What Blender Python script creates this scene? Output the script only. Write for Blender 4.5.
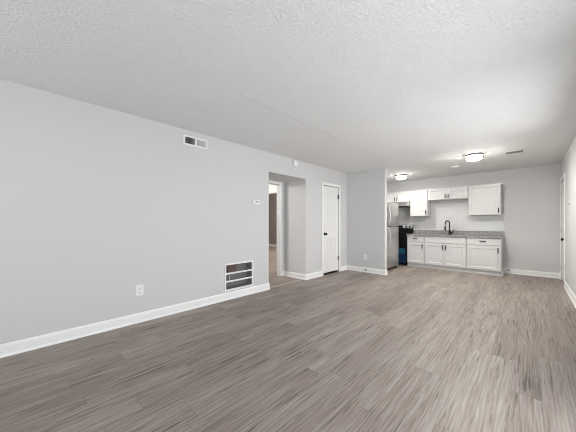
import bpy, bmesh, math, random
from mathutils import Vector, Matrix
random.seed(7)
S = bpy.context.scene
COL = S.collection
for o in list(bpy.data.objects):
    bpy.data.objects.remove(o)

# ------------------------------------------------------------------ camera, world, light, exposure
FPX, YAW, HORIZON, EYE = 249.46, 0.7669, 223.5, 1.1724
cam_data = bpy.data.cameras.new('camera')
cam_data.sensor_width = 36.0
cam_data.lens = 36.0 * FPX / 576.0
cam_data.shift_y = (HORIZON - 216.0) / 576.0
cam_data.clip_start = 0.02
cam = bpy.data.objects.new('camera', cam_data)
cam.location = (0, 0, EYE)
cam.rotation_euler = (math.pi / 2, 0, YAW)
COL.objects.link(cam)
S.camera = cam

S.view_settings.view_transform = 'Standard'
S.view_settings.look = 'None'
S.view_settings.gamma = 1.0
S.view_settings.use_curve_mapping = False
S.view_settings.exposure = 0.13
S.cycles.use_denoising = True
S.cycles.filter_width = 1.0
S.cycles.max_bounces = 14
S.cycles.diffuse_bounces = 8
S.cycles.glossy_bounces = 4
S.cycles.transparent_max_bounces = 12
S.cycles.sample_clamp_indirect = 8.0
S.cycles.sample_clamp_direct = 22.0

W = bpy.data.worlds.new('sky')
S.world = W
W.use_nodes = True
W.node_tree.nodes['Background'].inputs[0].default_value = (0.80, 0.90, 1.0, 1)
W.node_tree.nodes['Background'].inputs[1].default_value = 0.5

XL, XR, YF, YB, H = -3.33, 0.493, -2.2, 7.834, 2.44      # the room
YP, XP = 5.615, -2.352                                   # partition face and end

def area(name, loc, rot, sx, sy, power, col):
    d = bpy.data.lights.new(name, 'AREA')
    d.shape = 'RECTANGLE'; d.size = sx; d.size_y = sy
    d.energy = power; d.color = col
    o = bpy.data.objects.new(name, d)
    o.location = loc; o.rotation_euler = rot
    COL.objects.link(o)
    return o
# daylight coming in through the window behind the camera and the glazed door beside it
area('rear_daylight', (-1.45, YF - 0.25, 1.35), (math.radians(-90), 0, math.pi), 2.2, 1.7, 60, (0.93, 0.97, 1.0))
area('side_daylight', (XR + 0.30, 1.30, 1.10), (0, math.radians(90), 0), 1.9, 1.9, 50, (0.95, 0.98, 1.0))
area('side_window_daylight', (XR + 0.45, 3.75, 1.10), (0, math.radians(90), 0), 1.5, 1.4, 68, (0.96, 0.98, 1.0))
FIXTURE_GLOW, FIXTURE_WATTS = 108.0, 23.0
# unseen corridor lamp, and a fill light added to lift the dim room
def point(name, loc, power, col, r=0.12):
    d = bpy.data.lights.new(name, 'POINT'); d.energy = power; d.color = col; d.shadow_soft_size = r
    o = bpy.data.objects.new(name, d); o.location = loc; COL.objects.link(o)
point('corridor_lamp', (-5.4, 2.35, 2.2), 75, (1.0, 0.96, 0.90))
point('bedroom_fill', (-5.9, 7.6, 2.2), 290, (1.0, 0.93, 0.87))

# ------------------------------------------------------------------ materials
def mat(name, col, rough=0.5, metal=0.0, spec=None):
    m = bpy.data.materials.new(name); m.use_nodes = True
    b = m.node_tree.nodes['Principled BSDF']
    b.inputs['Base Color'].default_value = (*col, 1)
    b.inputs['Roughness'].default_value = rough
    b.inputs['Metallic'].default_value = metal
    if spec is not None: b.inputs['Specular IOR Level'].default_value = spec
    return m
class NT:
    def __init__(s, m): s.t = m.node_tree; s.b = s.t.nodes.get('Principled BSDF')
    def n(s, typ, **kw):
        x = s.t.nodes.new(typ)
        for k, v in kw.items(): setattr(x, k, v)
        return x
    def l(s, a, b): s.t.links.new(a, b)
    def math(s, op, a, b=None, c=None):
        x = s.n('ShaderNodeMath', operation=op)
        for i, v in enumerate((a, b, c)):
            if v is None: continue
            if isinstance(v, (int, float)): x.inputs[i].default_value = v
            else: s.l(v, x.inputs[i])
        return x.outputs[0]
    def pos(s, scale=(1, 1, 1), loc=(0, 0, 0), rot=(0, 0, 0)):
        g = s.n('ShaderNodeNewGeometry'); mp = s.n('ShaderNodeMapping')
        mp.inputs['Scale'].default_value = scale; mp.inputs['Location'].default_value = loc
        mp.inputs['Rotation'].default_value = rot
        s.l(g.outputs['Position'], mp.inputs[0]); return mp.outputs[0]
    def noise(s, vec, scale, detail=2, rough=0.5):
        x = s.n('ShaderNodeTexNoise'); x.inputs['Scale'].default_value = scale
        x.inputs['Detail'].default_value = detail; x.inputs['Roughness'].default_value = rough
        s.l(vec, x.inputs['Vector']); return x.outputs['Fac']
    def ramp(s, fac, stops):
        r = s.n('ShaderNodeValToRGB'); e = r.color_ramp.elements
        while len(e) < len(stops): e.new(0.5)
        for i, (p, c) in enumerate(stops):
            e[i].position = p; e[i].color = (*c, 1) if len(c) == 3 else c
        s.l(fac, r.inputs[0]); return r.outputs[0]
    def bump(s, h, strength, dist):
        b = s.n('ShaderNodeBump'); b.inputs['Strength'].default_value = strength
        b.inputs['Distance'].default_value = dist
        s.l(h, b.inputs['Height']); s.l(b.outputs[0], s.b.inputs['Normal'])

def wall_paint(name, col):
    m = mat(name, col, 0.6, spec=0.3); t = NT(m)
    t.bump(t.noise(t.pos(), 90, 3), 0.12, 0.004)
    return m
WALL = wall_paint('grey_wall_paint', (0.625, 0.625, 0.628))
DIMMED_WALL = wall_paint('dimmed_wall_paint', (0.34, 0.315, 0.295))  # unlit room's walls: dim warm light put into their colour
TRIM = mat('white_trim_paint', (0.86, 0.86, 0.85), 0.35)
DOORW = mat('white_door_paint', (0.80, 0.80, 0.80), 0.4)
CAB = mat('white_cabinet_paint', (0.65, 0.65, 0.65), 0.35)
PLASTIC = mat('white_plastic', (0.82, 0.82, 0.82), 0.35)
PLASTIC_G = mat('pale_grey_plastic', (0.45, 0.45, 0.44), 0.4)
VENTW = mat('white_vent_enamel', (0.84, 0.84, 0.83), 0.4)
VENT_SHADED = mat('shaded_vent_blade', (0.62, 0.62, 0.57), 0.5)  # supply vent's left bank: shade between its turned blades put into colour
BRONZE = mat('dark_bronze', (0.014, 0.013, 0.012), 0.5, 0.0, 0.25)
BRUSHB = mat('brushed_bronze_band', (0.05, 0.045, 0.04), 0.5, 0.2)
BLACK = mat('matte_black', (0.012, 0.012, 0.013), 0.35)
BLACKG = mat('black_enamel', (0.010, 0.010, 0.012), 0.18)
GLASSB = mat('black_glass', (0.008, 0.008, 0.010), 0.06)
DARK = mat('dark_void', (0.06, 0.057, 0.055), 0.9)
CLOSET_SHADE = mat('closet_shade', (0.02, 0.02, 0.02), 0.9)
TEAL = mat('teal_film', (0.008, 0.085, 0.125), 0.5, spec=0.25)
NAVY = mat('blue_film', (0.003, 0.020, 0.060), 0.5, spec=0.25)
VENTD = mat('dark_grey_vent_blade', (0.33, 0.33, 0.32), 0.5)
HINGE = mat('dark_hinge', (0.05, 0.048, 0.045), 0.4, 0.7)
HINGEG = mat('grey_hinge', (0.26, 0.26, 0.26), 0.4, 0.7)
DUCT = mat('dull_duct_metal', (0.20, 0.192, 0.185), 0.7)
LUMBER = mat('bare_lumber', (0.30, 0.22, 0.17), 0.8)
STUD = mat('pale_strut', (0.42, 0.42, 0.41), 0.6)
BRICKISH = mat('reddish_brown_board', (0.16, 0.10, 0.09), 0.8)

def steel(name, col, rough, axis):
    m = mat(name, col, rough, 1.0); t = NT(m)
    sc = [60, 60, 60]; sc[axis] = 1.5
    n = t.noise(t.pos(tuple(sc)), 6, 3)
    r = t.math('MULTIPLY_ADD', n, 0.14, rough - 0.07); t.l(r, t.b.inputs['Roughness'])
    return m
STEEL = steel('brushed_stainless', (0.60, 0.595, 0.585), 0.34, 1)
STEELX = steel('brushed_stainless_trim', (0.62, 0.615, 0.60), 0.34, 0)
FRIDGESIDE = mat('grey_fridge_side', (0.28, 0.28, 0.285), 0.45)

def ceiling_mat():
    m = mat('textured_ceiling_paint', (0.785, 0.785, 0.782), 0.85, spec=0.15); t = NT(m)
    p = t.pos()
    a = t.noise(p, 48, 4, 0.65)
    v = t.n('ShaderNodeTexVoronoi'); v.inputs['Scale'].default_value = 62; t.l(p, v.inputs['Vector'])
    vv = t.math('SUBTRACT', 0.5, v.outputs['Distance'])
    h = t.math('ADD', t.math('MULTIPLY', a, 1.2), t.math('MULTIPLY', vv, 0.5))
    # the taped seam of a patched rectangle stands up as a low ridge
    sx = t.n('ShaderNodeSeparateXYZ'); t.l(p, sx.inputs[0])
    wob = t.math('MULTIPLY', t.math('SUBTRACT', t.noise(p, 6, 2), 0.5), 0.05)
    x = t.math('ADD', sx.outputs[0], wob); y = t.math('ADD', sx.outputs[1], wob)
    def ridge(c, at): return t.math('SUBTRACT', 1.0, t.math('MINIMUM', t.math('MULTIPLY', t.math('ABSOLUTE', t.math('SUBTRACT', c, at)), 45.0), 1.0))
    r1 = t.math('MULTIPLY', ridge(x, -2.03), t.math('MULTIPLY', t.math('GREATER_THAN', y, 1.35), t.math('LESS_THAN', y, 4.7)))
    r2 = t.math('MULTIPLY', ridge(y, 1.36), t.math('LESS_THAN', x, -2.02))
    h = t.math('ADD', h, t.math('MULTIPLY', t.math('MAXIMUM', r1, r2), 0.85))
    t.bump(h, 0.62, 0.011)
    return m
CEIL = ceiling_mat()

def floor_mat():
    m = mat('grey_brown_vinyl_plank', (0.3, 0.27, 0.25), 0.45, spec=0.4); t = NT(m)
    p = t.pos()
    sx = t.n('ShaderNodeSeparateXYZ'); t.l(p, sx.inputs[0])
    PW, PL = 0.152, 1.22
    cx = t.math('DIVIDE', t.math('ADD', sx.outputs[0], 20.0), PW)
    row = t.math('FLOOR', cx); fx = t.math('FRACT', cx)
    wn = t.n('ShaderNodeTexWhiteNoise', noise_dimensions='1D'); t.l(row, wn.inputs['W'])
    cy = t.math('ADD', t.math('DIVIDE', t.math('ADD', sx.outputs[1], 20.0), PL), t.math('MULTIPLY', wn.outputs['Value'], 1.0))
    seg = t.math('FLOOR', cy); fy = t.math('FRACT', cy)
    cmb = t.n('ShaderNodeCombineXYZ'); t.l(row, cmb.inputs[0]); t.l(seg, cmb.inputs[1])
    pid = t.n('ShaderNodeTexWhiteNoise', noise_dimensions='2D'); t.l(cmb.outputs[0], pid.inputs['Vector'])
    off = t.n('ShaderNodeCombineXYZ')
    t.l(t.math('MULTIPLY', pid.outputs['Value'], 37.0), off.inputs[0]); t.l(t.math('MULTIPLY', pid.outputs['Value'], 91.0), off.inputs[1])
    va = t.n('ShaderNodeVectorMath', operation='ADD'); t.l(p, va.inputs[0]); t.l(off.outputs[0], va.inputs[1])
    def stretched(sc):
        mp = t.n('ShaderNodeMapping'); mp.inputs['Scale'].default_value = sc; t.l(va.outputs[0], mp.inputs[0]); return mp.outputs[0]
    broad = t.noise(stretched((9, 0.55, 1)), 1.6, 4, 0.55)
    grain = t.noise(stretched((46, 1.5, 1)), 1.5, 5, 0.65)
    fine = t.noise(stretched((95, 2.6, 1)), 1.4, 3, 0.6)
    wv = t.n('ShaderNodeTexWave', wave_type='BANDS', bands_direction='X'); wv.inputs['Scale'].default_value = 9
    wv.inputs['Distortion'].default_value = 14; wv.inputs['Detail'].default_value = 3; wv.inputs['Detail Scale'].default_value = 0.9
    t.l(stretched((1.4, 0.20, 1)), wv.inputs['Vector'])
    f = t.math('MULTIPLY', broad, 0.25)
    f = t.math('MULTIPLY_ADD', grain, 0.38, f)
    f = t.math('MULTIPLY_ADD', fine, 0.20, f)
    f = t.math('MULTIPLY_ADD', wv.outputs['Fac'], 0.05, f)
    f = t.math('MULTIPLY_ADD', pid.outputs['Value'], 0.085, f)
    # dark open-grain streaks, a hand long
    st_ = t.noise(stretched((36, 1.7, 1)), 1.35, 4, 0.6)
    st2 = t.noise(stretched((3.0, 0.9, 1)), 1.2, 2, 0.5)
    k_ = t.math('MULTIPLY', t.math('MAXIMUM', t.math('SUBTRACT', st_, 0.55), 0.0), t.math('MAXIMUM', t.math('MULTIPLY_ADD', st2, 5.0, -1.9), 0.0))
    f = t.math('SUBTRACT', f, t.math('MULTIPLY', k_, 1.7))
    c = t.ramp(f, [(0.28, (0.095, 0.072, 0.060)), (0.42, (0.210, 0.171, 0.148)), (0.53, (0.312, 0.267, 0.237)), (0.68, (0.455, 0.403, 0.364))])
    ex = t.math('MULTIPLY', t.math('MINIMUM', fx, t.math('SUBTRACT', 1.0, fx)), PW)
    ey = t.math('MULTIPLY', t.math('MINIMUM', fy, t.math('SUBTRACT', 1.0, fy)), PL)
    e = t.math('MINIMUM', ex, ey)
    gap = t.math('LESS_THAN', e, 0.0016)
    mx = t.n('ShaderNodeMix', data_type='RGBA'); t.l(t.math('MULTIPLY', gap, 0.45), mx.inputs['Factor'])
    t.l(c, mx.inputs['A']); mx.inputs['B'].default_value = (0.07, 0.055, 0.05, 1)
    t.l(mx.outputs['Result'], t.b.inputs['Base Color'])
    t.l(t.math('MULTIPLY_ADD', grain, -0.10, 0.50), t.b.inputs['Roughness'])
    t.bump(t.math('SUBTRACT', t.math('MULTIPLY', grain, 0.4), gap), 0.25, 0.0025)
    return m
FLOOR = floor_mat()

def granite_mat():
    m = mat('speckled_grey_granite', (0.3, 0.3, 0.3), 0.22); t = NT(m)
    p = t.pos()
    a = t.noise(p, 55, 4, 0.7); b = t.noise(p, 160, 2, 0.6)
    f = t.math('ADD', t.math('MULTIPLY', a, 0.65), t.math('MULTIPLY', b, 0.35))
    t.l(t.ramp(f, [(0.36, (0.08, 0.08, 0.08)), (0.46, (0.21, 0.205, 0.20)), (0.54, (0.31, 0.305, 0.295)), (0.64, (0.48, 0.47, 0.455))]), t.b.inputs['Base Color'])
    return m
GRANITE = granite_mat()

def tile_mat():
    m = mat('white_subway_tile', (0.8, 0.8, 0.8), 0.22); t = NT(m)
    p = t.pos((1, 1, 1), (0, 0, 0), (math.radians(-90), 0, 0))
    b = t.n('ShaderNodeTexBrick'); b.offset = 0.5
    b.inputs['Color1'].default_value = (0.66, 0.66, 0.66, 1); b.inputs['Color2'].default_value = (0.635, 0.635, 0.635, 1)
    b.inputs['Mortar'].default_value = (0.55, 0.55, 0.54, 1)
    b.inputs['Scale'].default_value = 1.0; b.inputs['Mortar Size'].default_value = 0.002
    b.inputs['Brick Width'].default_value = 0.152; b.inputs['Row Height'].default_value = 0.076
    t.l(p, b.inputs['Vector']); t.l(b.outputs['Color'], t.b.inputs['Base Color'])
    t.bump(t.math('SUBTRACT', 1.0, b.outputs['Fac']), 0.3, 0.002)
    return m
TILE = tile_mat()

def glow_mat(name, strength, col):
    m = mat(name, (0.9, 0.9, 0.88), 0.4)
    b = m.node_tree.nodes['Principled BSDF']
    b.inputs['Emission Color'].default_value = (*col, 1); b.inputs['Emission Strength'].default_value = strength
    return m
GLOW = glow_mat('lit_frosted_glass', FIXTURE_GLOW, (1.0, 0.965, 0.90))
GLOW_DIM = glow_mat('lit_frosted_glass_dimmer', FIXTURE_GLOW * 0.36, (1.0, 0.965, 0.90))

def pane_mat():
    m = bpy.data.materials.new('clear_window_glass'); m.use_nodes = True; t = m.node_tree
    t.nodes.remove(t.nodes['Principled BSDF'])
    tr = t.nodes.new('ShaderNodeBsdfTransparent'); gl = t.nodes.new('ShaderNodeBsdfGlossy'); gl.inputs['Roughness'].default_value = 0.02
    mx = t.nodes.new('ShaderNodeMixShader'); mx.inputs[0].default_value = 0.06
    t.links.new(tr.outputs[0], mx.inputs[1]); t.links.new(gl.outputs[0], mx.inputs[2])
    t.links.new(mx.outputs[0], t.nodes['Material Output'].inputs[0])
    return m
PANE = pane_mat()

# ------------------------------------------------------------------ mesh helpers
def box(bm, x0, x1, y0, y1, z0, z1, bev=0.0, seg=1):
    v = [bm.verts.new((x, y, z)) for x in (x0, x1) for y in (y0, y1) for z in (z0, z1)]
    fs = [bm.faces.new([v[i] for i in q]) for q in ((0, 1, 3, 2), (4, 6, 7, 5), (0, 4, 5, 1), (2, 3, 7, 6), (0, 2, 6, 4), (1, 5, 7, 3))]
    if bev > 0:
        es = list({e for f in fs for e in f.edges})
        bmesh.ops.bevel(bm, geom=es, offset=bev, segments=seg, profile=0.5, affect='EDGES')
def rotbox(bm, c, sx, sy, sz, rot):
    M = Matrix.Translation(c) @ rot.to_4x4()
    v = [bm.verts.new(M @ Vector((x * sx / 2, y * sy / 2, z * sz / 2))) for x in (-1, 1) for y in (-1, 1) for z in (-1, 1)]
    for q in ((0, 1, 3, 2), (4, 6, 7, 5), (0, 4, 5, 1), (2, 3, 7, 6), (0, 2, 6, 4), (1, 5, 7, 3)):
        bm.faces.new([v[i] for i in q])
def lathe(bm, prof, c, axis='z', n=28, caps=True):
    """prof: list of (radius, height) along the axis"""
    def P(r, h, a):
        u, w = r * math.cos(a), r * math.sin(a)
        d = {'z': (u, w, h), 'x': (h, u, w), 'y': (w, h, u)}[axis]
        return Vector(c) + Vector(d)
    rings = [[bm.verts.new(P(max(r, 1e-5), h, 2 * math.pi * i / n)) for i in range(n)] for r, h in prof]
    for a, b in zip(rings, rings[1:]):
        for i in range(n):
            bm.faces.new((a[i], a[(i + 1) % n], b[(i + 1) % n], b[i]))
    if caps:
        bm.faces.new(list(reversed(rings[0]))); bm.faces.new(rings[-1])
def tube(bm, pts, r, n=12):
    pts = [Vector(p) for p in pts]; rings = []
    up = None
    for i, p in enumerate(pts):
        d = (pts[min(i + 1, len(pts) - 1)] - pts[max(i - 1, 0)]).normalized()
        if up is None:
            up = d.orthogonal().normalized()
        up = (up - d * up.dot(d)).normalized(); w = d.cross(up)
        rr = r[i] if isinstance(r, (list, tuple)) else r
        rings.append([bm.verts.new(p + (up * math.cos(2 * math.pi * k / n) + w * math.sin(2 * math.pi * k / n)) * rr) for k in range(n)])
    for a, b in zip(rings, rings[1:]):
        for k in range(n): bm.faces.new((a[k], a[(k + 1) % n], b[(k + 1) % n], b[k]))
    bm.faces.new(list(reversed(rings[0]))); bm.faces.new(rings[-1])

ORIG = {}
def origin(o): return ORIG.get(o.name, Vector((0, 0, 0))) if o else Vector((0, 0, 0))
def obj(name, bm, m, parent=None, at=None, smooth=False):
    """ONE mesh object; the bmesh is in world coordinates"""
    bmesh.ops.recalc_face_normals(bm, faces=bm.faces)
    base = Vector(at) if at else origin(parent)
    bmesh.ops.translate(bm, vec=-base, verts=bm.verts)
    me = bpy.data.meshes.new(name); bm.to_mesh(me); bm.free()
    for k in (m if isinstance(m, (list, tuple)) else [m]): me.materials.append(k)
    o = bpy.data.objects.new(name, me); COL.objects.link(o)
    if smooth:
        for f in me.polygons: f.use_smooth = True
        try: me.set_sharp_from_angle(angle=math.radians(35))
        except Exception: pass
    if parent:
        o.parent = parent; o.location = base - origin(parent)
    else:
        o.location = base
    ORIG[o.name] = base
    return o
def thing(name, label, cat, loc, group=None, kind=None):
    o = bpy.data.objects.new(name, None); o.empty_display_size = 0.1; COL.objects.link(o)
    o.location = loc; ORIG[o.name] = Vector(loc)
    return tag(o, label, cat, group, kind)
def tag(o, label, cat, group=None, kind=None):
    o['label'] = label; o['category'] = cat
    if group: o['group'] = group
    if kind: o['kind'] = kind
    return o
def struct(name, bm, m, label, cat):
    return tag(obj(name, bm, m), label, cat, kind='structure')
def one(fn, *a, **k):
    bm = bmesh.new(); fn(bm, *a, **k); return bm

def wall_grid(axis, face, back, a0, a1, z0, z1, holes):
    """a slab wall, its face at x or y = face, pierced by rectangles (a0, a1, z0, z1)"""
    bm = bmesh.new()
    A = sorted({a0, a1, *[h[0] for h in holes], *[h[1] for h in holes]}); A = [a for a in A if a0 <= a <= a1]
    Z = sorted({z0, z1, *[h[2] for h in holes], *[h[3] for h in holes]}); Z = [z for z in Z if z0 <= z <= z1]
    def solid(i, j):
        if not (0 <= i < len(A) - 1 and 0 <= j < len(Z) - 1): return False
        am, zm = (A[i] + A[i + 1]) / 2, (Z[j] + Z[j + 1]) / 2
        return not any(h[0] < am < h[1] and h[2] < zm < h[3] for h in holes)
    cache = {}
    def V(d, a, z):
        k = (d, a, z)
        if k not in cache: cache[k] = bm.verts.new((d, a, z) if axis == 'x' else (a, d, z))
        return cache[k]
    for i in range(len(A) - 1):
        for j in range(len(Z) - 1):
            if not solid(i, j): continue
            p, q, r, s = (A[i], Z[j]), (A[i + 1], Z[j]), (A[i + 1], Z[j + 1]), (A[i], Z[j + 1])
            for d in (face, back): bm.faces.new([V(d, *k) for k in (p, q, r, s)])
            for (u, w), nb in (((p, q), (i, j - 1)), ((q, r), (i + 1, j)), ((r, s), (i, j + 1)), ((s, p), (i - 1, j))):
                if not solid(*nb): bm.faces.new((V(face, *u), V(face, *w), V(back, *w), V(back, *u)))
    return bm

# ------------------------------------------------------------------ the setting
HO = (2.96, 3.985, 0.0, 2.095)            # hall opening in the left wall (y0, y1, z0, z1)
CD = (4.590, 5.235, 0.0, 2.045)           # closet door opening
RG = (2.090, 2.586, 0.158, 0.532)         # return-air hole
RD = (6.93, 7.69, 0.0, 2.045)             # door in the right wall
SD = (0.30, 2.30, 0.0, 2.05)              # glazed door beside the camera
SW = (3.00, 4.50, 0.60, 1.90)              # window in the right wall, out of frame
RW = (-2.55, -0.35, 0.55, 2.15)           # window behind the camera
HX = -3.955                               # back of the hall niche
DW = (2.95, 3.853, 0.0, 2.03)             # doorway at the back of the niche
CY = 4.60                                 # end wall of the corridor
CO = (-5.56, -4.70, 0.0, 2.00)            # doorway in it

bm = bmesh.new(); box(bm, -10.2, XR + 0.2, YF - 0.2, 9.0, -0.10, 0.0)
struct('floor', bm, FLOOR, 'grey-brown wood-look vinyl plank floor running to the kitchen', 'floor')
bm = bmesh.new(); box(bm, XL - 0.12, XR + 0.2, YF - 0.2, YB + 0.12, H, H + 0.1)
struct('ceiling', bm, CEIL, 'white textured ceiling over the living room and kitchen', 'ceiling')
struct('wall_left', wall_grid('x', XL, XL - 0.12, YF, YB, 0, H, [HO, CD, RG]), WALL, 'long light grey left wall with hall opening, vents and closet door', 'wall')
struct('wall_right', wall_grid('x', XR, XR + 0.12, YF, YB, 0, H, [RD, SD, SW]), WALL, 'light grey right wall with a white door near the kitchen', 'wall')
bm = bmesh.new(); box(bm, XL - 0.12, XR + 0.12, YB, YB + 0.12, 0, H)
struct('wall_back', bm, WALL, 'light grey kitchen back wall behind the white cabinets', 'wall')
struct('wall_front', wall_grid('y', YF, YF - 0.12, XL - 0.12, XR + 0.12, 0, H, [RW]), WALL, 'light grey wall behind the camera with a window', 'wall')
bm = bmesh.new(); box(bm, XL, XP, YP, YP + 0.11, 0, H, 0.003)
struct('wall_partition', bm, WALL, 'short grey partition wall sticking out beside the refrigerator', 'wall')
# hall niche, corridor and the dim room beyond
bm = bmesh.new(); box(bm, HX - 0.11, XL - 0.12, HO[1], HO[1] + 0.11, 0, H)
struct('wall_hall', bm, WALL, 'grey side wall inside the hall opening', 'wall')
bm = bmesh.new(); box(bm, HX - 0.11, XL - 0.12, 1.9, 2.0, 0, H)
struct('wall_hall_near', bm, WALL, 'grey near side wall hidden inside the hall opening', 'wall')
struct('wall_hall_back', wall_grid('x', HX, HX - 0.11, 2.0, HO[1], 0, H, [DW]), WALL, 'grey wall at the back of the hall niche with a cased doorway', 'wall')
bm = bmesh.new(); box(bm, HX, XL - 0.12, 2.0, HO[1], HO[3], HO[3] + 0.06)
struct('ceiling_hall', bm, WALL, 'lowered grey ceiling inside the hall opening', 'ceiling')
bm = bmesh.new(); box(bm, -6.6, HX - 0.11, 1.8, CY + 0.1, H, H + 0.1)
struct('ceiling_corridor', bm, CEIL, 'white ceiling of the corridor beyond the doorway', 'ceiling')
struct('wall_corridor_end', wall_grid('y', CY, CY + 0.11, -6.6, HX - 0.115, 0, H, [CO]), mat('white_wall_paint', (0.82, 0.82, 0.80), 0.6), 'bright white wall over the dim doorway beyond the hall', 'wall')
bm = bmesh.new(); box(bm, -6.7, -6.6, 1.8, CY + 0.11, 0, H)
struct('wall_corridor_left', bm, WALL, 'far wall of the corridor beyond the hall', 'wall')
bm = bmesh.new(); box(bm, -6.6, HX - 0.11, 1.7, 1.8, 0, H)
struct('wall_corridor_near', bm, WALL, 'near wall of the corridor beyond the hall', 'wall')
bm = bmesh.new(); box(bm, HX - 0.115, HX - 0.005, HO[1] + 0.115, CY + 0.11, 0, H)
struct('wall_corridor_right', bm, WALL, 'right wall of the corridor beyond the hall', 'wall')
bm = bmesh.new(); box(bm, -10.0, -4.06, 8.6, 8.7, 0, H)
struct('wall_bedroom_back', bm, DIMMED_WALL, 'far wall with shade in its taupe colour, seen through the dim doorway', 'wall')
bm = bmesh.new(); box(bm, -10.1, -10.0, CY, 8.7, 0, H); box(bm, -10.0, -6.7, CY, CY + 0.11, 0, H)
struct('wall_bedroom_left', bm, DIMMED_WALL, 'left wall of the dim room with shade in its taupe colour', 'wall')
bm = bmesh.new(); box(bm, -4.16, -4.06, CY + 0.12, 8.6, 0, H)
struct('wall_bedroom_right', bm, DIMMED_WALL, 'right wall of the dim room with shade in its taupe colour', 'wall')
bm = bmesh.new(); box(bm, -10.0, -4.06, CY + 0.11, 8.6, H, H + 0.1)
struct('ceiling_bedroom', bm, DIMMED_WALL, 'ceiling of the dim room beyond the hall', 'ceiling')
# closet behind the left door, its shade put into a near-black colour
bm = bmesh.new()
box(bm, XL - 0.72, XL - 0.70, 4.45, 5.36, 0, 2.2); box(bm, XL - 0.70, XL - 0.125, 4.45, 4.47, 0, 2.2)
box(bm, XL - 0.70, XL - 0.125, 5.34, 5.36, 0, 2.2); box(bm, XL - 0.70, XL - 0.125, 4.47, 5.34, 2.18, 2.2)
box(bm, XL - 0.70, XL - 0.005, CD[0] + 0.004, CD[1] - 0.004, 0.0, 0.004)  # dark sheet on the floor stands for the shade under the door
struct('wall_closet', bm, CLOSET_SHADE, 'closet behind the narrow white door, coloured near-black for shade', 'closet')
# a lobby behind the right wall's door
bm = bmesh.new(); box(bm, XR + 0.13, XR + 0.16, 6.8, 7.82, 0, 2.2)
struct('wall_entry', bm, WALL, 'closing wall behind the white door on the right', 'wall')

# baseboards with a shoe moulding
def run_prof(bm, axis, face, out, a0, a1):
    """extrude a baseboard profile along y (axis 'x') or x (axis 'y'); out = +1/-1 is the way into the room"""
    prof = [(0, 0), (0.024, 0), (0.024, 0.008), (0.020, 0.017), (0.013, 0.022), (0.013, 0.088), (0.010, 0.102), (0.005, 0.110), (0, 0.112)]
    ends = []
    for a in (a0, a1):
        ends.append([bm.verts.new((face + out * d, a, z) if axis == 'x' else (a, face + out * d, z)) for d, z in prof])
    n = len(prof)
    for i in range(n): bm.faces.new((ends[0][i], ends[0][(i + 1) % n], ends[1][(i + 1) % n], ends[1][i]))
    bm.faces.new(ends[0]); bm.faces.new(list(reversed(ends[1])))
bm = bmesh.new(); run_prof(bm, 'x', XL, 1, YF, HO[0] + 0.012); run_prof(bm, 'x', XL, 1, HO[1] - 0.012, CD[0] - 0.062); run_prof(bm, 'x', XL, 1, CD[1] + 0.064, YP)
struct('baseboard_left', bm, TRIM, 'white baseboard along the long left wall', 'baseboard')
bm = bmesh.new(); run_prof(bm, 'y', HO[1], -1, HX, XL + 0.012); run_prof(bm, 'x', HX, 1, DW[1] + 0.057, HO[1])
struct('baseboard_hall', bm, TRIM, 'white baseboard inside the hall opening', 'baseboard')
bm = bmesh.new(); run_prof(bm, 'y', YP, -1, XL, XP + 0.024); run_prof(bm, 'x', XP, 1, YP - 0.02, YP + 0.11)
struct('baseboard_partition', bm, TRIM, 'white baseboard along the short partition wall', 'baseboard')
bm = bmesh.new(); run_prof(bm, 'y', YB, -1, -0.432, XR)
struct('baseboard_back', bm, TRIM, 'white baseboard between the base cabinets and right wall', 'baseboard')
bm = bmesh.new(); run_prof(bm, 'x', XR, -1, SD[1] + 0.07, RD[0] - 0.068); run_prof(bm, 'x', XR, -1, RD[1] + 0.068, YB); run_prof(bm, 'x', XR, -1, YF, SD[0] - 0.07)
struct('baseboard_right', bm, TRIM, 'white baseboard along the right wall', 'baseboard')
bm = bmesh.new(); run_prof(bm, 'y', 8.6, -1, -10.0, -4.16)
struct('baseboard_bedroom', bm, TRIM, 'pale baseboard at the far end of the dim room', 'baseboard')

def casing(name, axis, face, out, a0, a1, ztop, w, label, th=0.016):
    bm = bmesh.new()
    def B(p, q, z0, z1):
        lo, hi = sorted((face, face + out * th))
        if axis == 'x': box(bm, lo, hi, p, q, z0, z1, 0.004)
        else: box(bm, p, q, lo, hi, z0, z1, 0.004)
    B(a0 - w, a0, 0, ztop + w); B(a1, a1 + w, 0, ztop + w); B(a0, a1, ztop, ztop + w)
    return struct(name, bm, TRIM, label, 'door casing')
casing('trim_1', 'x', XL, 1, CD[0], CD[1], CD[3], 0.058, 'white casing around the narrow closet door')
casing('trim_2', 'x', XR, -1, RD[0], RD[1], RD[3], 0.062, 'white casing around the door in the right wall')
casing('trim_3', 'x', HX, 1, DW[0], DW[1], DW[3], 0.055, 'white casing around the doorway inside the hall')
casing('trim_4', 'y', CY, -1, CO[0], CO[1], CO[3], 0.060, 'white casing around the dim doorway beyond the hall')
bm = bmesh.new(); box(bm, XL - 0.085, XL - 0.045, HO[0], HO[1] - 0.024, 0.0, 0.006, 0.002)
struct('trim_5', bm, mat('pale_threshold_strip', (0.42, 0.39, 0.37), 0.4), 'thin pale threshold strip across the hall opening', 'threshold')

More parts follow.
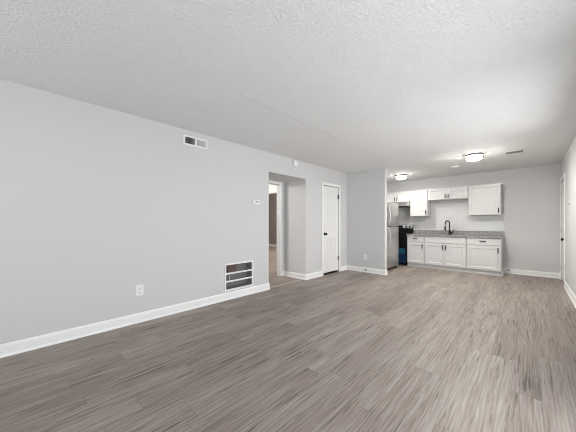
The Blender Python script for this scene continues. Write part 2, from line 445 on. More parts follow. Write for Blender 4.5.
# window behind the camera and glazed door beside it
def glazed(name, axis, face, back, a0, a1, z0, z1, label, cat, splits):
    root = thing(name, label, cat, ((face + back) / 2, (a0 + a1) / 2, z0) if axis == 'x' else ((a0 + a1) / 2, (face + back) / 2, z0), kind='structure')
    bm = bmesh.new(); lo, hi = sorted((face, back)); m = (lo + hi) / 2
    def B(b, p, q, za, zb, d0, d1):
        if axis == 'x': box(b, d0, d1, p, q, za, zb)
        else: box(b, p, q, d0, d1, za, zb)
    w = 0.05
    B(bm, a0, a1, z0, z0 + w, lo, hi); B(bm, a0, a1, z1 - w, z1, lo, hi)
    B(bm, a0, a0 + w, z0 + w, z1 - w, lo, hi); B(bm, a1 - w, a1, z0 + w, z1 - w, lo, hi)
    for s in splits: B(bm, s - 0.03, s + 0.03, z0 + w, z1 - w, m - 0.02, m + 0.02)
    obj('frame', bm, TRIM, root)
    e = [a0 + w] + [x for s in splits for x in (s - 0.03, s + 0.03)] + [a1 - w]
    for p, q in zip(e[::2], e[1::2]):
        obj('pane', one(lambda b: B(b, p, q, z0 + w, z1 - w, m - 0.003, m + 0.003)), PANE, root)
glazed('window_1', 'y', YF, YF - 0.12, *RW, 'white framed window behind the camera', 'window', [-1.45])
glazed('door_3', 'x', XR, XR + 0.12, *SD, 'white framed sliding glass door in the right wall beside the camera', 'door', [1.30])
glazed('window_2', 'x', XR, XR + 0.12, *SW, 'white framed window in the right wall, out of the picture', 'window', [3.75])

# ------------------------------------------------------------------ panel doors
def panel_door_mesh(axis, front, out, a0, a1, z0, z1, panels, grooves):
    """a moulded slab: recessed panels (a0, a1, z0, z1) with a bead and upright V-grooves"""
    bm = bmesh.new()
    def V(d, a, z): return bm.verts.new((front + out * d, a, z) if axis == 'x' else (a, front + out * d, z))
    def B(p, q, za, zb, d0, d1, bev=0.0):
        lo, hi = sorted((front + out * d0, front + out * d1))
        if axis == 'x': box(bm, lo, hi, p, q, za, zb, bev)
        else: box(bm, p, q, lo, hi, za, zb, bev)
    B(a0, a1, z0, z1, -0.035, -0.010)
    zs = [z0] + [z for p in panels for z in (p[2], p[3])] + [z1]
    pa0, pa1 = panels[0][0], panels[0][1]
    B(a0, pa0, z0, z1, -0.010, 0); B(pa1, a1, z0, z1, -0.010, 0)
    for za, zb in zip(zs[::2], zs[1::2]): B(pa0, pa1, za, zb, -0.010, 0)
    for (p, q, za, zb) in panels:
        g = 0.020
        # sloped bead
        o_ = [(p, za), (q, za), (q, zb), (p, zb)]; i_ = [(p + g, za + g), (q - g, za + g), (q - g, zb - g), (p + g, zb - g)]
        for k in range(4):
            n = (k + 1) % 4
            bm.faces.new((V(0, *o_[k]), V(0, *o_[n]), V(-0.008, *i_[n]), V(-0.008, *i_[k])))
        n = max(1, grooves); w = (q - p - 2 * g) / n
        for k in range(n):
            s = p + g + k * w
            B(s + 0.002, s + w - 0.002, za + g, zb - g, -0.010, -0.0055, 0.0012)
    return bm
# narrow closet door in the left wall, hinged on its right
d1 = thing('door_1', 'narrow white two-panel closet door in the left wall', 'door', (XL - 0.03, (CD[0] + CD[1]) / 2, 0), kind='structure')
A0, A1, Z0, Z1 = CD[0] + 0.006, CD[1] - 0.006, 0.045, 2.035
obj('slab', panel_door_mesh('x', XL - 0.012, 1, A0, A1, Z0, Z1, [(A0 + 0.11, A1 - 0.11, 0.26, 0.82), (A0 + 0.11, A1 - 0.11, 1.02, 1.90)], 5), DOORW, d1)
def knob(parent, axis, face, out, a, z, m, s=1.0):
    c = (face, a, z) if axis == 'x' else (a, face, z)
    prof = [(0.030, 0), (0.030, 0.004), (0.012, 0.008), (0.011, 0.028), (0.020, 0.034), (0.027, 0.045), (0.026, 0.056), (0.015, 0.063), (0.002, 0.065)]
    bm = bmesh.new(); lathe(bm, [(r * s, out * h) for r, h in prof], c, axis, 24)
    o = obj('knob', bm, m, parent, smooth=True); o['label'] = 'dark round door knob'
    return o
knob(d1, 'x', XL - 0.012, 1, A0 + 0.075, 0.935, BRONZE, 1.15)
for z, m in ((1.815, HINGE), (0.33, HINGEG)):
    bm = bmesh.new(); lathe(bm, [(0.009, -0.05), (0.009, 0.05)], (XL + 0.004, A1 + 0.004, z), 'z', 12)
    box(bm, XL - 0.012, XL + 0.001, A1 - 0.022, A1 + 0.004, z - 0.05, z + 0.05)
    o = obj('hinge', bm, m, d1); o['label'] = 'dark hinge near the top' if z > 1 else 'grey hinge near the bottom'
# door in the right wall, hinged on the kitchen side
d2 = thing('door_2', 'white panel door in the right wall near the kitchen', 'door', (XR + 0.03, (RD[0] + RD[1]) / 2, 0), kind='structure')
A0, A1 = RD[0] + 0.006, RD[1] - 0.006
obj('slab', panel_door_mesh('x', XR + 0.012, -1, A0, A1, 0.012, 2.035, [(A0 + 0.12, A1 - 0.12, 0.26, 0.82), (A0 + 0.12, A1 - 0.12, 1.02, 1.90)], 6), DOORW, d2)
knob(d2, 'x', XR + 0.012, -1, A0 + 0.07, 0.87, BRONZE, 1.0)
for z in (1.80, 1.03, 0.26):
    bm = bmesh.new(); lathe(bm, [(0.008, -0.045), (0.008, 0.045)], (XR - 0.004, A1 + 0.003, z), 'z', 12)
    box(bm, XR - 0.001, XR + 0.012, A1 - 0.018, A1 + 0.003, z - 0.045, z + 0.045)
    obj('hinge', bm, mat('painted_hinge', (0.6, 0.6, 0.59), 0.4), d2)

# ------------------------------------------------------------------ base cabinets
BF, UF = 7.234, 7.514            # fronts of the base and wall cabinet doors
YW = YB - 0.010                  # backs stand clear of the tile
TOE, BTOP = 0.098, 0.842
def bar_pull(parent, c, vertical, length=0.10):
    """slim dark bar handle on two posts, the door face at y = c[1]"""
    x, y, z = c; L = length / 2; bm = bmesh.new()
    d = Vector((0, 0, 1)) if vertical else Vector((1, 0, 0))
    p = Vector((x, y - 0.026, z)); tube(bm, [p - d * L, p + d * L], 0.0095, 10)
    for s in (-1, 1):
        q = Vector((x, y, z)) + d * (s * L * 0.72); tube(bm, [q, q + Vector((0, -0.026, 0))], 0.0045, 8)
    o = obj('handle', bm, BRONZE, parent, at=(x, y, z), smooth=True)
    o['label'] = 'dark bar handle'
    return o
def shaker(name, parent, x0, x1, z0, z1, yf, m=None, rail=0.058, th=0.019):
    """frame-and-panel front: stiles and rails, a stepped bead and a recessed flat panel"""
    bm = bmesh.new(); yb = yf + th
    box(bm, x0, x0 + rail, yf, yb, z0, z1, 0.002); box(bm, x1 - rail, x1, yf, yb, z0, z1, 0.002)
    box(bm, x0 + rail, x1 - rail, yf, yb, z0, z0 + rail, 0.002); box(bm, x0 + rail, x1 - rail, yf, yb, z1 - rail, z1, 0.002)
    a0, a1, c0, c1 = x0 + rail, x1 - rail, z0 + rail, z1 - rail; g = 0.012
    box(bm, a0, a1, yf + 0.010, yb, c0, c1)
    V = lambda x, y, z: bm.verts.new((x, y, z))
    o_ = [(a0, c0), (a1, c0), (a1, c1), (a0, c1)]; i_ = [(a0 + g, c0 + g), (a1 - g, c0 + g), (a1 - g, c1 - g), (a0 + g, c1 - g)]
    for k in range(4):
        n = (k + 1) % 4
        bm.faces.new((V(o_[k][0], yf + 0.002, o_[k][1]), V(o_[n][0], yf + 0.002, o_[n][1]), V(i_[n][0], yf + 0.0098, i_[n][1]), V(i_[k][0], yf + 0.0098, i_[k][1])))
    return obj(name, bm, m or CAB, parent)
def slab_front(name, parent, x0, x1, z0, z1, yf):
    bm = bmesh.new(); box(bm, x0, x1, yf, yf + 0.019, z0, z1, 0.004, 2)
    return obj(name, bm, CAB, parent)
def base_cabinet(x0, x1, label, doors, drawer_pull, end_panel=False):
    r = thing('base_cabinet', label, 'cabinet', ((x0 + x1) / 2, (BF + YW) / 2, 0), 'white base cabinets under the granite counter')
    bm = bmesh.new()
    fy = BF + 0.0195
    box(bm, x0, x0 + 0.016, fy + 0.019, YW, TOE, BTOP); box(bm, x1 - 0.016, x1, fy + 0.019, YW, TOE, BTOP)
    box(bm, x0 + 0.016, x1 - 0.016, fy + 0.019, YW, TOE, TOE + 0.016); box(bm, x0 + 0.016, x1 - 0.016, YW - 0.006, YW, TOE + 0.016, BTOP)
    obj('carcass', bm, CAB, r)
    bm = bmesh.new()                         # face frame
    for a, b in ((x0, x0 + 0.038), (x1 - 0.038, x1)): box(bm, a, b, fy, fy + 0.019, TOE, BTOP)
    for a, b in ((TOE, TOE + 0.038), (0.652, 0.69), (BTOP - 0.03, BTOP)): box(bm, x0 + 0.038, x1 - 0.038, fy, fy + 0.019, a, b)
    obj('face_frame', bm, CAB, r)
    bm = bmesh.new(); box(bm, x0, x1 - (0.016 if end_panel else 0), BF + 0.050, BF + 0.065, 0, TOE)
    obj('toe_kick', bm, CAB, r)
    if end_panel:                            # finished right end reaches the floor behind the toe notch
        bm = bmesh.new(); box(bm, x1 - 0.0005, x1 + 0.012, BF + 0.021, YW, TOE, BTOP, 0.001); box(bm, x1 - 0.0005, x1 + 0.012, BF + 0.042, YW, 0, TOE)
        run_prof(bm, 'x', x1 + 0.012, 1, BF + 0.042, YB - 0.012)
        obj('end_panel', bm, CAB, r)
    dz0, dz1, wz0, wz1 = 0.108, 0.654, 0.678, 0.832
    g = 0.010
    dr = slab_front('drawer_front', r, x0 + g, x1 - g, wz0, wz1, BF)
    if drawer_pull: bar_pull(dr, ((x0 + x1) / 2, BF, (wz0 + wz1) / 2 + 0.012), False, 0.115)
    if doors == 1:
        d = shaker('door', r, x0 + g, x1 - g, dz0, dz1, BF); bar_pull(d, (x1 - g - 0.030, BF, 0.572), True, 0.115)
    else:
        m = (x0 + x1) / 2
        d = shaker('door', r, x0 + g, m - 0.0025, dz0, dz1, BF); bar_pull(d, (m - 0.034, BF, 0.572), True, 0.115)
        d = shaker('door', r, m + 0.0025, x1 - g, dz0, dz1, BF); bar_pull(d, (m + 0.034, BF, 0.572), True, 0.115)
    return r
base_cabinet(-2.412, -1.984, 'narrow white base cabinet beside the black stove, one drawer over one door', 1, True)
base_cabinet(-1.980, -1.070, 'wide white sink base cabinet with two doors below the black faucet', 2, False)
base_cabinet(-1.066, -0.446, 'white base cabinet at the right end of the counter, drawer over a wide door', 1, True, True)

# countertop with sink cut-out, curb and sink
CT0, CT1 = 0.8425, 0.880
ct = thing('countertop', 'speckled grey granite countertop running over the white base cabinets', 'countertop', (-1.42, 7.52, CT0))
SX0, SX1, SY0, SY1 = -1.87, -1.18, 7.33, 7.68
bm = bmesh.new()
cx0, cx1, cy0, cy1 = -2.416, -0.410, 7.206, YW
def ring_slab(bm, x0, x1, y0, y1, hx0, hx1, hy0, hy1, z0, z1):
    O = [(x0, y0), (x1, y0), (x1, y1), (x0, y1)]; I = [(hx0, hy0), (hx1, hy0), (hx1, hy1), (hx0, hy1)]
    vo = {z: [bm.verts.new((*p, z)) for p in O] for z in (z0, z1)}; vi = {z: [bm.verts.new((*p, z)) for p in I] for z in (z0, z1)}
    for k in range(4):
        n = (k + 1) % 4
        for z in (z0, z1): bm.faces.new((vo[z][k], vo[z][n], vi[z][n], vi[z][k]))
        bm.faces.new((vo[z0][k], vo[z0][n], vo[z1][n], vo[z1][k])); bm.faces.new((vi[z0][k], vi[z0][n], vi[z1][n], vi[z1][k]))
ring_slab(bm, cx0, cx1, cy0, cy1, SX0, SX1, SY0, SY1, CT0, CT1)
obj('slab', bm, GRANITE, ct)
bm = bmesh.new(); box(bm, cx0, cx1, YW - 0.020, YW, CT1 + 0.0003, 0.982, 0.002)
obj('backsplash_curb', bm, GRANITE, ct)
sk = thing('kitchen_sink', 'stainless steel sink set into the granite counter below the black faucet', 'sink', ((SX0 + SX1) / 2, (SY0 + SY1) / 2, 0.70))
bm = bmesh.new(); e = 0.002
x0, x1, y0, y1 = SX0 + e, SX1 - e, SY0 + e, SY1 - e
ring_slab(bm, x0, x1, y0, y1, x0 + 0.012, x1 - 0.012, y0 + 0.012, y1 - 0.012, 0.70, CT1 - 0.004)
box(bm, x0 + 0.012, x1 - 0.012, y0 + 0.012, y1 - 0.012, 0.70, 0.706)
obj('basin', bm, STEELX, sk)
bm = bmesh.new(); lathe(bm, [(0.045, 0.0), (0.045, 0.004), (0.030, 0.005), (0.028, 0.002)], ((x0 + x1) / 2, (y0 + y1) / 2, 0.7062), 'z', 24)
obj('drain', bm, STEELX, sk, smooth=True)

# faucet: post, gooseneck with spring, hanging spray head, side lever
FX, FY = -1.505, 7.742
fa = thing('faucet', 'matte black gooseneck pull-down kitchen faucet on the granite counter', 'faucet', (FX, FY, CT1))
bm = bmesh.new(); lathe(bm, [(0.034, 0.0005), (0.034, 0.007), (0.029, 0.012), (0.027, 0.10), (0.022, 0.12)], (FX, FY, CT1), 'z', 24)
obj('post', bm, BLACK, fa, smooth=True)
zb = CT1 + 0.12; R_ = 0.082; SD_ = Vector((-0.42, -0.907, 0))
pts = [(FX, FY, zb), (FX, FY, zb + 0.16)]
for k in range(1, 15):
    a = math.pi * k / 14
    pts.append(Vector((FX, FY, zb + 0.16 + R_ * math.sin(a))) + SD_ * (R_ - R_ * math.cos(a)))
bm = bmesh.new(); tube(bm, pts, 0.0145, 14)
obj('gooseneck', bm, BLACK, fa, smooth=True)
hp = Vector((FX, FY, 0)) + SD_ * (2 * R_)
bm = bmesh.new(); tube(bm, [(hp.x, hp.y, zb + 0.162), (hp.x, hp.y, zb + 0.09)], 0.010, 12)
o = obj('hose', bm, HINGEG, fa, smooth=True); o['label'] = 'thin grey hose above the spray head'
bm = bmesh.new(); lathe(bm, [(0.013, 0.102), (0.019, 0.092), (0.020, 0.03), (0.025, 0.002), (0.022, -0.01)], (hp.x, hp.y, zb), 'z', 20)
obj('spray_head', bm, BLACK, fa, smooth=True)
bm = bmesh.new(); tube(bm, [(FX + 0.015, FY, CT1 + 0.055), (FX + 0.055, FY, CT1 + 0.055)], [0.015, 0.014], 14)
tube(bm, [(FX + 0.052, FY, CT1 + 0.050), (FX + 0.075, FY - 0.004, CT1 + 0.075), (FX + 0.082, FY - 0.006, CT1 + 0.135)], [0.012, 0.010, 0.009], 10)
obj('lever', bm, BLACK, fa, smooth=True)

# ------------------------------------------------------------------ wall cabinets
def wall_cabinet(x0, x1, z0, z1, label, doors, hz=None):
    r = thing('wall_cabinet', label, 'cabinet', ((x0 + x1) / 2, (UF + YW) / 2, z0), 'white wall cabinets along the kitchen back wall')
    bm = bmesh.new(); fy = UF + 0.0195
    box(bm, x0, x1, fy + 0.019, YW, z0, z1, 0.001)
    obj('carcass', bm, CAB, r)
    bm = bmesh.new()
    for a, b in ((x0, x0 + 0.036), (x1 - 0.036, x1)): box(bm, a, b, fy, fy + 0.0188, z0, z1)
    for a, b in ((z0, z0 + 0.036), (z1 - 0.036, z1)): box(bm, x0 + 0.036, x1 - 0.036, fy, fy + 0.0188, a, b)
    obj('face_frame', bm, CAB, r)
    g = 0.009
    if doors == 1:
        d = shaker('door', r, x0 + g, x1 - g, z0 + g, z1 - g, UF); bar_pull(d, (x1 - g - 0.030, UF, z0 + 0.105), True, 0.115)
    else:
        m = (x0 + x1) / 2
        d = shaker('door', r, x0 + g, m - 0.0025, z0 + g, z1 - g, UF); bar_pull(d, (m - 0.034, UF, z0 + 0.085), True, 0.105)
        d = shaker('door', r, m + 0.0025, x1 - g, z0 + g, z1 - g, UF); bar_pull(d, (m + 0.034, UF, z0 + 0.085), True, 0.105)
    return r
wall_cabinet(-3.196, -2.428, 1.797, 2.102, 'short white wall cabinet over the range hood and black stove', 2)
wall_cabinet(-2.424, -1.976, 1.371, 2.102, 'tall narrow white wall cabinet between the range hood and sink', 1)
wall_cabinet(-1.972, -1.072, 1.797, 2.102, 'short wide white wall cabinet with two doors over the sink', 2)
wall_cabinet(-1.068, -0.454, 1.371, 2.102, 'large white wall cabinet at the right end of the row', 1)

# tile backsplash
bm = bmesh.new(); ty0, ty1 = YB - 0.008, YB - 0.0002
for a, b, c, d in ((XL + 0.002, -2.424, 0.86, 1.795), (-2.424, -1.974, 0.984, 1.369), (-1.974, -1.070, 0.984, 1.795), (-1.070, -0.418, 0.984, 1.369)):
    box(bm, a, b, ty0, ty1, c, d)
tag(obj('tile_backsplash', bm, TILE, at=(-1.9, YB, 0.984)), 'white subway tile backsplash between the granite counter and the wall cabinets', 'backsplash')

# range hood
rh = thing('range_hood', 'slim stainless range hood under the short cabinet above the stove', 'range hood', (-2.812, 7.60, 1.66))
bm = bmesh.new()
hx0, hx1 = -3.192, -2.432
prof = [(YW, 1.665), (7.33, 1.665), (7.33, 1.715), (7.40, 1.7955), (YW, 1.7955)]
e = [[bm.verts.new((x, y, z)) for y, z in prof] for x in (hx0, hx1)]
for k in range(5): bm.faces.new((e[0][k], e[0][(k + 1) % 5], e[1][(k + 1) % 5], e[1][k]))
bm.faces.new(e[0]); bm.faces.new(list(reversed(e[1])))
obj('canopy', bm, STEELX, rh)
bm = bmesh.new(); box(bm, hx0 + 0.03, hx1 - 0.03, 7.36, YW - 0.04, 1.655, 1.6648)
o = obj('filter', bm, DARK, rh); o['label'] = 'dark filter underneath'
bm = bmesh.new(); box(bm, -2.86, -2.76, 7.322, 7.3298, 1.68, 1.70)
o = obj('switch_panel', bm, BLACK, rh); o['label'] = 'small black switch strip'

# ------------------------------------------------------------------ stove
st = thing('stove', 'black electric stove with blue film on its lower front, beside the narrow base cabinet', 'stove', (-2.80, 7.50, 0))
sx0, sx1, sf = -3.184, -2.424, 7.215
bm = bmesh.new(); box(bm, sx0, sx1, sf + 0.03, YW - 0.004, 0.05, 0.885, 0.003)
for x in (sx0 + 0.05, sx1 - 0.05):
    for y in (sf + 0.10, YW - 0.08): lathe(bm, [(0.02, 0.0), (0.02, 0.05)], (x, y, 0), 'z', 12)
obj('body', bm, BLACKG, st)
bm = bmesh.new(); box(bm, sx0, sx1, sf, YW - 0.05, 0.8853, 0.902, 0.004)
obj('cooktop', bm, GLASSB, st)
for x, y, r in ((-3.0, 7.36, 0.10), (-2.61, 7.36, 0.08), (-3.0, 7.62, 0.08), (-2.61, 7.62, 0.10)):
    bm = bmesh.new(); lathe(bm, [(r, 0.0002), (r, 0.0009), (r - 0.006, 0.0009), (r - 0.006, 0.0002)], (x, y, 0.902), 'z', 32, False)
    obj('burner_ring', bm, DARK, st)
od = obj('oven_door', one(box, sx0 + 0.004, sx1 - 0.004, sf, sf + 0.029, 0.255, 0.85, 0.004), BLACKG, st)
obj('window', one(box, sx0 + 0.13, sx1 - 0.13, sf - 0.002, sf - 0.0001, 0.42, 0.70), GLASSB, od)
bm = bmesh.new(); tube(bm, [(sx0 + 0.06, sf - 0.045, 0.79), (sx1 - 0.06, sf - 0.045, 0.79)], 0.012, 12)
for x in (sx0 + 0.09, sx1 - 0.09): tube(bm, [(x, sf, 0.79), (x, sf - 0.045, 0.79)], 0.009, 10)
obj('handle', bm, BLACKG, od, smooth=True)
obj('drawer', one(box, sx0 + 0.004, sx1 - 0.004, sf, sf + 0.029, 0.065, 0.248, 0.004), BLACKG, st)
fl = obj('protective_film', one(box, sx0 + 0.006, sx1 - 0.010, sf - 0.004, sf - 0.0022, 0.075, 0.325), NAVY, st)
fl['label'] = 'dark blue protective film across the lower front'
f2 = obj('film_band', one(box, sx0 + 0.006, sx1 - 0.030, sf - 0.0045, sf - 0.0022, 0.327, 0.480), TEAL, st)
f2['label'] = 'lighter teal band of film above the dark blue film'
bg = obj('backguard', one(box, sx0, sx1, YW - 0.062, YW - 0.002, 0.9022, 1.135, 0.006), BLACKG, st)
o = obj('control_panel', one(box, sx0 + 0.012, sx1 - 0.012, YW - 0.068, YW - 0.0622, 1.035, 1.120, 0.002), mat('silver_panel', (0.55, 0.55, 0.54), 0.35), bg); o['label'] = 'stainless control strip'
obj('display', one(box, -2.93, -2.705, YW - 0.0705, YW - 0.0682, 1.043, 1.112), GLASSB, bg)
for x in (-3.12, -3.02, -2.605, -2.50):
    bm = bmesh.new(); lathe(bm, [(0.027, 0.0), (0.025, -0.022), (0.020, -0.026), (0.002, -0.026)], (x, YW - 0.0682, 1.078), 'y', 18)
    obj('knob', bm, BLACK, bg, smooth=True)

# ------------------------------------------------------------------ refrigerator, facing the kitchen aisle from behind the partition
fr = thing('refrigerator', 'stainless top-freezer refrigerator behind the short partition wall', 'refrigerator', (-2.86, 6.42, 0))
fy0, fy1, fxf, fxb = 6.04, 6.80, -2.478, -3.22
bm = bmesh.new(); box(bm, fxb, fxf - 0.065, fy0, fy1, 0.03, 1.70, 0.004)
for y in (fy0 + 0.06, fy1 - 0.06):
    for x in (fxb + 0.06, fxf - 0.14): lathe(bm, [(0.022, 0.0), (0.022, 0.03)], (x, y, 0), 'z', 12)
obj('body', bm, FRIDGESIDE, fr)
fd = obj('freezer_door', one(box, fxf - 0.062, fxf, fy0, fy1, 1.106, 1.70, 0.010, 3), STEEL, fr, smooth=True)
rd = obj('refrigerator_door', one(box, fxf - 0.062, fxf, fy0, fy1, 0.075, 1.092, 0.010, 3), STEEL, fr, smooth=True)
def fridge_handle(parent, za, zb, flip):
    pts = []; n = 12
    for k in range(n + 1):
        s = k / n
        pts.append((fxf + 0.012 + 0.050 * math.sin(math.pi * (0.12 + 0.76 * s)), fy0 + 0.055, za + (zb - za) * s))
    pts = [(fxf - 0.001, fy0 + 0.055, za - 0.004)] + pts + [(fxf - 0.001, fy0 + 0.055, zb + 0.004)]
    bm = bmesh.new(); tube(bm, pts, 0.0115, 12)
    o = obj('handle', bm, STEELX, parent, smooth=True); o['label'] = 'bowed stainless bar handle'
fridge_handle(fd, 1.13, 1.58, 1); fridge_handle(rd, 0.50, 1.07, -1)
bm = bmesh.new(); box(bm, fxf - 0.10, fxf - 0.03, fy0 + 0.01, fy1 - 0.01, 0.012, 0.070, 0.003)
o = obj('base_grille', bm, BLACK, fr); o['label'] = 'black kick grille'
obj('hinge_cover', one(box, fxf - 0.13, fxf - 0.02, fy1 - 0.10, fy1 - 0.01, 1.7003, 1.717, 0.004), FRIDGESIDE, fr)

# ------------------------------------------------------------------ ceiling lights
def ceiling_light(x, y, label, watts, name='ceiling_light'):
    r = thing(name, label, 'ceiling light', (x, y, H), 'round flush ceiling lights')
    bm = bmesh.new(); lathe(bm, [(0.10, 0), (0.10, -0.020), (0.095, -0.024)], (x, y, H), 'z', 32)
    obj('mounting_plate', bm, VENTW, r, smooth=True)
    bm = bmesh.new(); lathe(bm, [(0.020, -0.025), (0.108, -0.026), (0.118, -0.036), (0.118, -0.088), (0.108, -0.108), (0.070, -0.120), (0.002, -0.124)], (x, y, H), 'z', 40)
    g = obj('glass_shade', bm, GLOW if watts >= 1 else GLOW_DIM, r, smooth=True); g['label'] = 'lit frosted glass drum'
    # the bulbs behind the glass throw most of their light downwards
    d = bpy.data.lights.new('fixture_bulbs', 'AREA'); d.shape = 'DISK'; d.size = 0.20; d.energy = FIXTURE_WATTS * watts; d.color = (1.0, 0.965, 0.90)
    lo = bpy.data.objects.new('fixture_bulbs', d); lo.location = (0, 0, -0.128); COL.objects.link(lo); lo.parent = r
    for z0, z1, ra, rb, nm in ((-0.008, -0.044, 0.142, 0.124, 'upper'), (-0.072, -0.084, 0.140, 0.1235, 'lower')):
        bm = bmesh.new(); P = [(ra, z0), (ra, z1), (rb, z1), (rb, z0), (ra, z0)]
        lathe(bm, P, (x, y, H), 'z', 48, False)
        o = obj('metal_ring', bm, BRUSHB, r, smooth=True); o['label'] = 'dark metal ring, ' + nm
    for k in range(3):
        a = math.radians(12 + 120 * k); bm = bmesh.new()
        px, py = x + 0.132 * math.cos(a), y + 0.132 * math.sin(a)
        lathe(bm, [(0.008, -0.036), (0.008, -0.084), (0.011, -0.088), (0.011, -0.100), (0.004, -0.104)], (px, py, H), 'z', 10)
        obj('post', bm, BRUSHB, r, smooth=True)
ceiling_light(-0.711, 5.62, 'round lit ceiling light with a dark metal ring, nearer one in front of the cabinets', 1.0)
ceiling_light(-2.376, 6.70, 'round lit ceiling light seen above the refrigerator, beside the partition wall', 0.6)


# white disc on the kitchen ceiling
sd = thing('smoke_detector', 'flat white round smoke detector on the ceiling between the two lights', 'smoke detector', (-1.18, 6.58, H))
bm = bmesh.new(); lathe(bm, [(0.085, 0), (0.085, -0.012), (0.074, -0.026), (0.03, -0.030), (0.002, -0.030)], (-1.18, 6.58, H), 'z', 36)
obj('cover', bm, PLASTIC, sd, smooth=True)
bm = bmesh.new(); lathe(bm, [(0.012, -0.0302), (0.011, -0.033), (0.002, -0.033)], (-1.15, 6.58, H), 'z', 16)
obj('test_button', bm, PLASTIC_G, sd, smooth=True)

# smoke detector on the left wall
wd = thing('smoke_alarm', 'white round alarm high on the left wall above the hall opening', 'smoke alarm', (XL, 3.65, 2.36))
bm = bmesh.new(); lathe(bm, [(0.070, 0.0004), (0.070, 0.014), (0.066, 0.030), (0.055, 0.038), (0.002, 0.040)], (XL, 3.65, 2.36), 'x', 36)
obj('cover', bm, PLASTIC, wd, smooth=True)
bm = bmesh.new(); lathe(bm, [(0.071, 0.0002), (0.0725, 0.008), (0.0705, 0.012)], (XL, 3.65, 2.36), 'x', 36)
o = obj('base_ring', bm, PLASTIC_G, wd, smooth=True); o['label'] = 'grey mounting ring'
bm = bmesh.new(); lathe(bm, [(0.010, 0.040), (0.010, 0.043), (0.002, 0.043)], (XL, 3.65, 2.385), 'x', 14)
obj('test_button', bm, PLASTIC_G, wd, smooth=True)

# ------------------------------------------------------------------ vents
# supply register high on the left wall: two banks of upright blades
vy0, vy1, vz0, vz1 = 1.430, 1.778, 2.232, 2.368
sv = thing('air_supply_vent', 'white two-bank air supply vent high on the left wall', 'vent', (XL, (vy0 + vy1) / 2, vz0))
bm = bmesh.new(); f = 0.024; ym = (vy0 + vy1) / 2
for a, b, c, d in ((vy0, vy1, vz0, vz0 + f), (vy0, vy1, vz1 - f, vz1), (vy0, vy0 + f, vz0 + f, vz1 - f), (vy1 - f, vy1, vz0 + f, vz1 - f), (ym - 0.012, ym + 0.012, vz0 + f, vz1 - f)):
    box(bm, XL + 0.0005, XL + 0.014, a, b, c, d, 0.003)
obj('frame', bm, VENTW, sv)
bm = bmesh.new(); box(bm, XL + 0.0003, XL + 0.0015, vy0 + f, vy1 - f, vz0 + f, vz1 - f)
obj('backing', bm, DARK, sv)
for (a, b, ang, m) in ((vy0 + f, ym - 0.012, -24, VENT_SHADED), (ym + 0.012, vy1 - f, 30, VENTW)):
    n = 9
    for k in range(n):
        y = a + (b - a) * (k + 0.5) / n
        bm = bmesh.new(); rotbox(bm, (XL + 0.0075, y, (vz0 + vz1) / 2), 0.011, 0.0022, vz1 - vz0 - 2 * f, Matrix.Rotation(math.radians(ang), 3, 'Z'))
        obj('blade', bm, m, sv)
# return grille low on the left wall: white frame with three open slots
rv = thing('return_air_grille', 'white return air grille with three open slots low on the left wall', 'vent', (XL, 2.338, 0.132))
ry0, ry1, rz0, rz1 = 2.062, 2.610, 0.134, 0.556
bm = bmesh.new(); f = 0.025
for a, b, c, d in ((ry0, ry1, rz0, rz0 + f), (ry0, ry1, rz1 - f, rz1), (ry0, ry0 + f, rz0 + f, rz1 - f), (ry1 - f, ry1, rz0 + f, rz1 - f)):
    box(bm, XL + 0.0004, XL + 0.012, a, b, c, d, 0.003)
obj('frame', bm, VENTW, rv)
for z in (0.278, 0.400):
    obj('crossbar', one(box, XL - 0.006, XL + 0.010, ry0 + f - 0.002, ry1 - f + 0.002, z - 0.012, z + 0.012, 0.002), VENTW, rv)
bm = bmesh.new()                            # sheet-metal plenum behind it
py0, py1, pz0, pz1, pb = RG[0] + 0.002, RG[1] - 0.002, RG[2] + 0.002, RG[3] - 0.002, XL - 0.14
for q in (((pb, py0, pz0), (pb, py1, pz0), (pb, py1, pz1), (pb, py0, pz1)), ((pb, py0, pz0), (XL - 0.008, py0, pz0), (XL - 0.008, py0, pz1), (pb, py0, pz1)),
          ((pb, py1, pz0), (XL - 0.008, py1, pz0), (XL - 0.008, py1, pz1), (pb, py1, pz1)), ((pb, py0, pz0), (pb, py1, pz0), (XL - 0.008, py1, pz0), (XL - 0.008, py0, pz0)),
          ((pb, py0, pz1), (pb, py1, pz1), (XL - 0.008, py1, pz1), (XL - 0.008, py0, pz1))):
    bm.faces.new([bm.verts.new(p) for p in q])
o = obj('plenum', bm, DUCT, rv); o['label'] = 'dull grey duct box behind the slots'
o = obj('strut', one(box, XL - 0.06, XL - 0.04, 2.165, 2.185, 0.268, 0.410), STUD, rv); o['label'] = 'pale upright strut inside'
o = obj('board', one(box, pb + 0.004, pb + 0.02, 2.19, 2.36, 0.40, 0.515), BRICKISH, rv); o['label'] = 'reddish brown board inside'
# ceiling register
cvx, cvy = -0.178, 5.945
cv = thing('ceiling_vent', 'small rectangular ceiling vent with grey blades near the right wall', 'vent', (cvx, cvy, H))
bm = bmesh.new(); w, l, f = 0.135, 0.105, 0.026
for a, b, c, d in ((-w, w, -l, -l + f), (-w, w, l - f, l), (-w, -w + f, -l + f, l - f), (w - f, w, -l + f, l - f)):
    box(bm, cvx + a, cvx + b, cvy + c, cvy + d, H - 0.010, H - 0.0004, 0.003)
obj('frame', bm, VENTW, cv)
obj('backing', one(box, cvx - w + f, cvx + w - f, cvy - l + f, cvy + l - f, H - 0.0016, H - 0.0004), DARK, cv)
for k in range(7):
    y = cvy - l + f + (2 * l - 2 * f) * (k + 0.5) / 7
    bm = bmesh.new(); rotbox(bm, (cvx, y, H - 0.008), 2 * (w - f), 0.014, 0.0015, Matrix.Rotation(math.radians(38), 3, 'X'))
    obj('blade', bm, VENTD, cv)

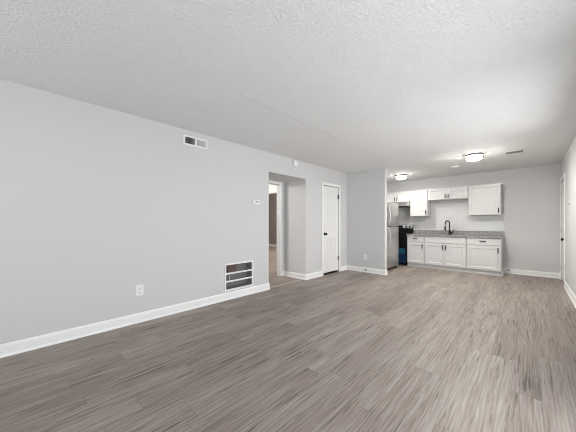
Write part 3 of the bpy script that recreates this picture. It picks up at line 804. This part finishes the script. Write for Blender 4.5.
# ------------------------------------------------------------------ small wall fittings
# thermostat
th = thing('thermostat', 'small white thermostat on the left wall beside the hall opening', 'thermostat', (XL, 2.665, 1.49))
bm = bmesh.new(); box(bm, XL + 0.0004, XL + 0.026, 2.598, 2.732, 1.492, 1.574, 0.005, 2)
obj('case', bm, PLASTIC, th)
o = obj('screen', one(box, XL + 0.0262, XL + 0.0275, 2.640, 2.700, 1.520, 1.556), PLASTIC_G, th); o['label'] = 'grey screen'
def outlet(name, axis, face, out, a, z, label):
    r = thing(name, label, 'outlet', (face, a, z - 0.065) if axis == 'x' else (a, face, z - 0.065), None)
    def B(b, p, q, c, d, d0, d1, bev=0.0, seg=1):
        lo, hi = sorted((face + out * d0, face + out * d1))
        if axis == 'x': box(b, lo, hi, p, q, c, d, bev, seg)
        else: box(b, p, q, lo, hi, c, d, bev, seg)
    obj('cover_plate', one(lambda b: B(b, a - 0.040, a + 0.040, z - 0.065, z + 0.065, 0.0004, 0.007, 0.003, 2)), PLASTIC, r)
    for s in (-1, 1):
        c = z + s * 0.024
        k = obj('receptacle', one(lambda b: B(b, a - 0.017, a + 0.017, c - 0.016, c + 0.016, 0.0072, 0.0095, 0.002)), PLASTIC, r)
        bm = bmesh.new()
        B(bm, a - 0.009, a - 0.006, c - 0.004, c + 0.008, 0.0096, 0.0100); B(bm, a + 0.006, a + 0.009, c - 0.004, c + 0.008, 0.0096, 0.0100); B(bm, a - 0.003, a + 0.003, c - 0.011, c - 0.006, 0.0096, 0.0100)
        obj('slots', bm, DARK, k)
    return r
outlet('wall_outlet', 'x', XL, 1, 0.913, 0.378, 'white wall outlet low on the long left wall')
outlet('wall_outlet', 'y', YP, -1, -2.818, 0.362, 'white wall outlet low on the short partition wall')
# light switch on the right wall
sw = thing('light_switch', 'white double light switch plate on the right wall', 'light switch', (XR, 6.17, 1.43))
obj('cover_plate', one(box, XR - 0.007, XR - 0.0004, 6.105, 6.235, 1.430, 1.570, 0.003, 2), PLASTIC, sw)
for y in (6.143, 6.197):
    obj('toggle', one(box, XR - 0.018, XR - 0.0072, y - 0.006, y + 0.006, 1.488, 1.512, 0.002), PLASTIC_G, sw)
# spring door stops on the baseboards
def door_stop(x, y, z, d, label):
    r = thing('door_stop', label, 'door stop', (x, y, z)); D = Vector((*d, 0)); c = Vector((x, y, z))
    tube_pts = lambda a, b: [c + D * a, c + D * b]
    bm = bmesh.new(); tube(bm, tube_pts(0.0004, 0.006), 0.016, 14); obj('base', bm, HINGEG, r, smooth=True)
    bm = bmesh.new(); side = Vector((D.y, -D.x, 0)); pts = []
    for k in range(97):
        a = 2 * math.pi * k / 12; pts.append(c + D * (0.006 + 0.05 * k / 96) + side * 0.007 * math.cos(a) + Vector((0, 0, 0.007 * math.sin(a))))
    tube(bm, pts, 0.0022, 6); obj('spring', bm, HINGEG, r, smooth=True)
    bm = bmesh.new(); tube(bm, tube_pts(0.055, 0.075), 0.013, 14); o = obj('rubber_tip', bm, BLACK, r, smooth=True); o['label'] = 'black rubber tip'
door_stop(-2.792, YP - 0.0135, 0.068, (0, -1), 'small dark spring door stop on the partition baseboard')
door_stop(-0.335, YB - 0.0135, 0.085, (0, -1), 'small dark spring door stop on the baseboard right of the base cabinets')
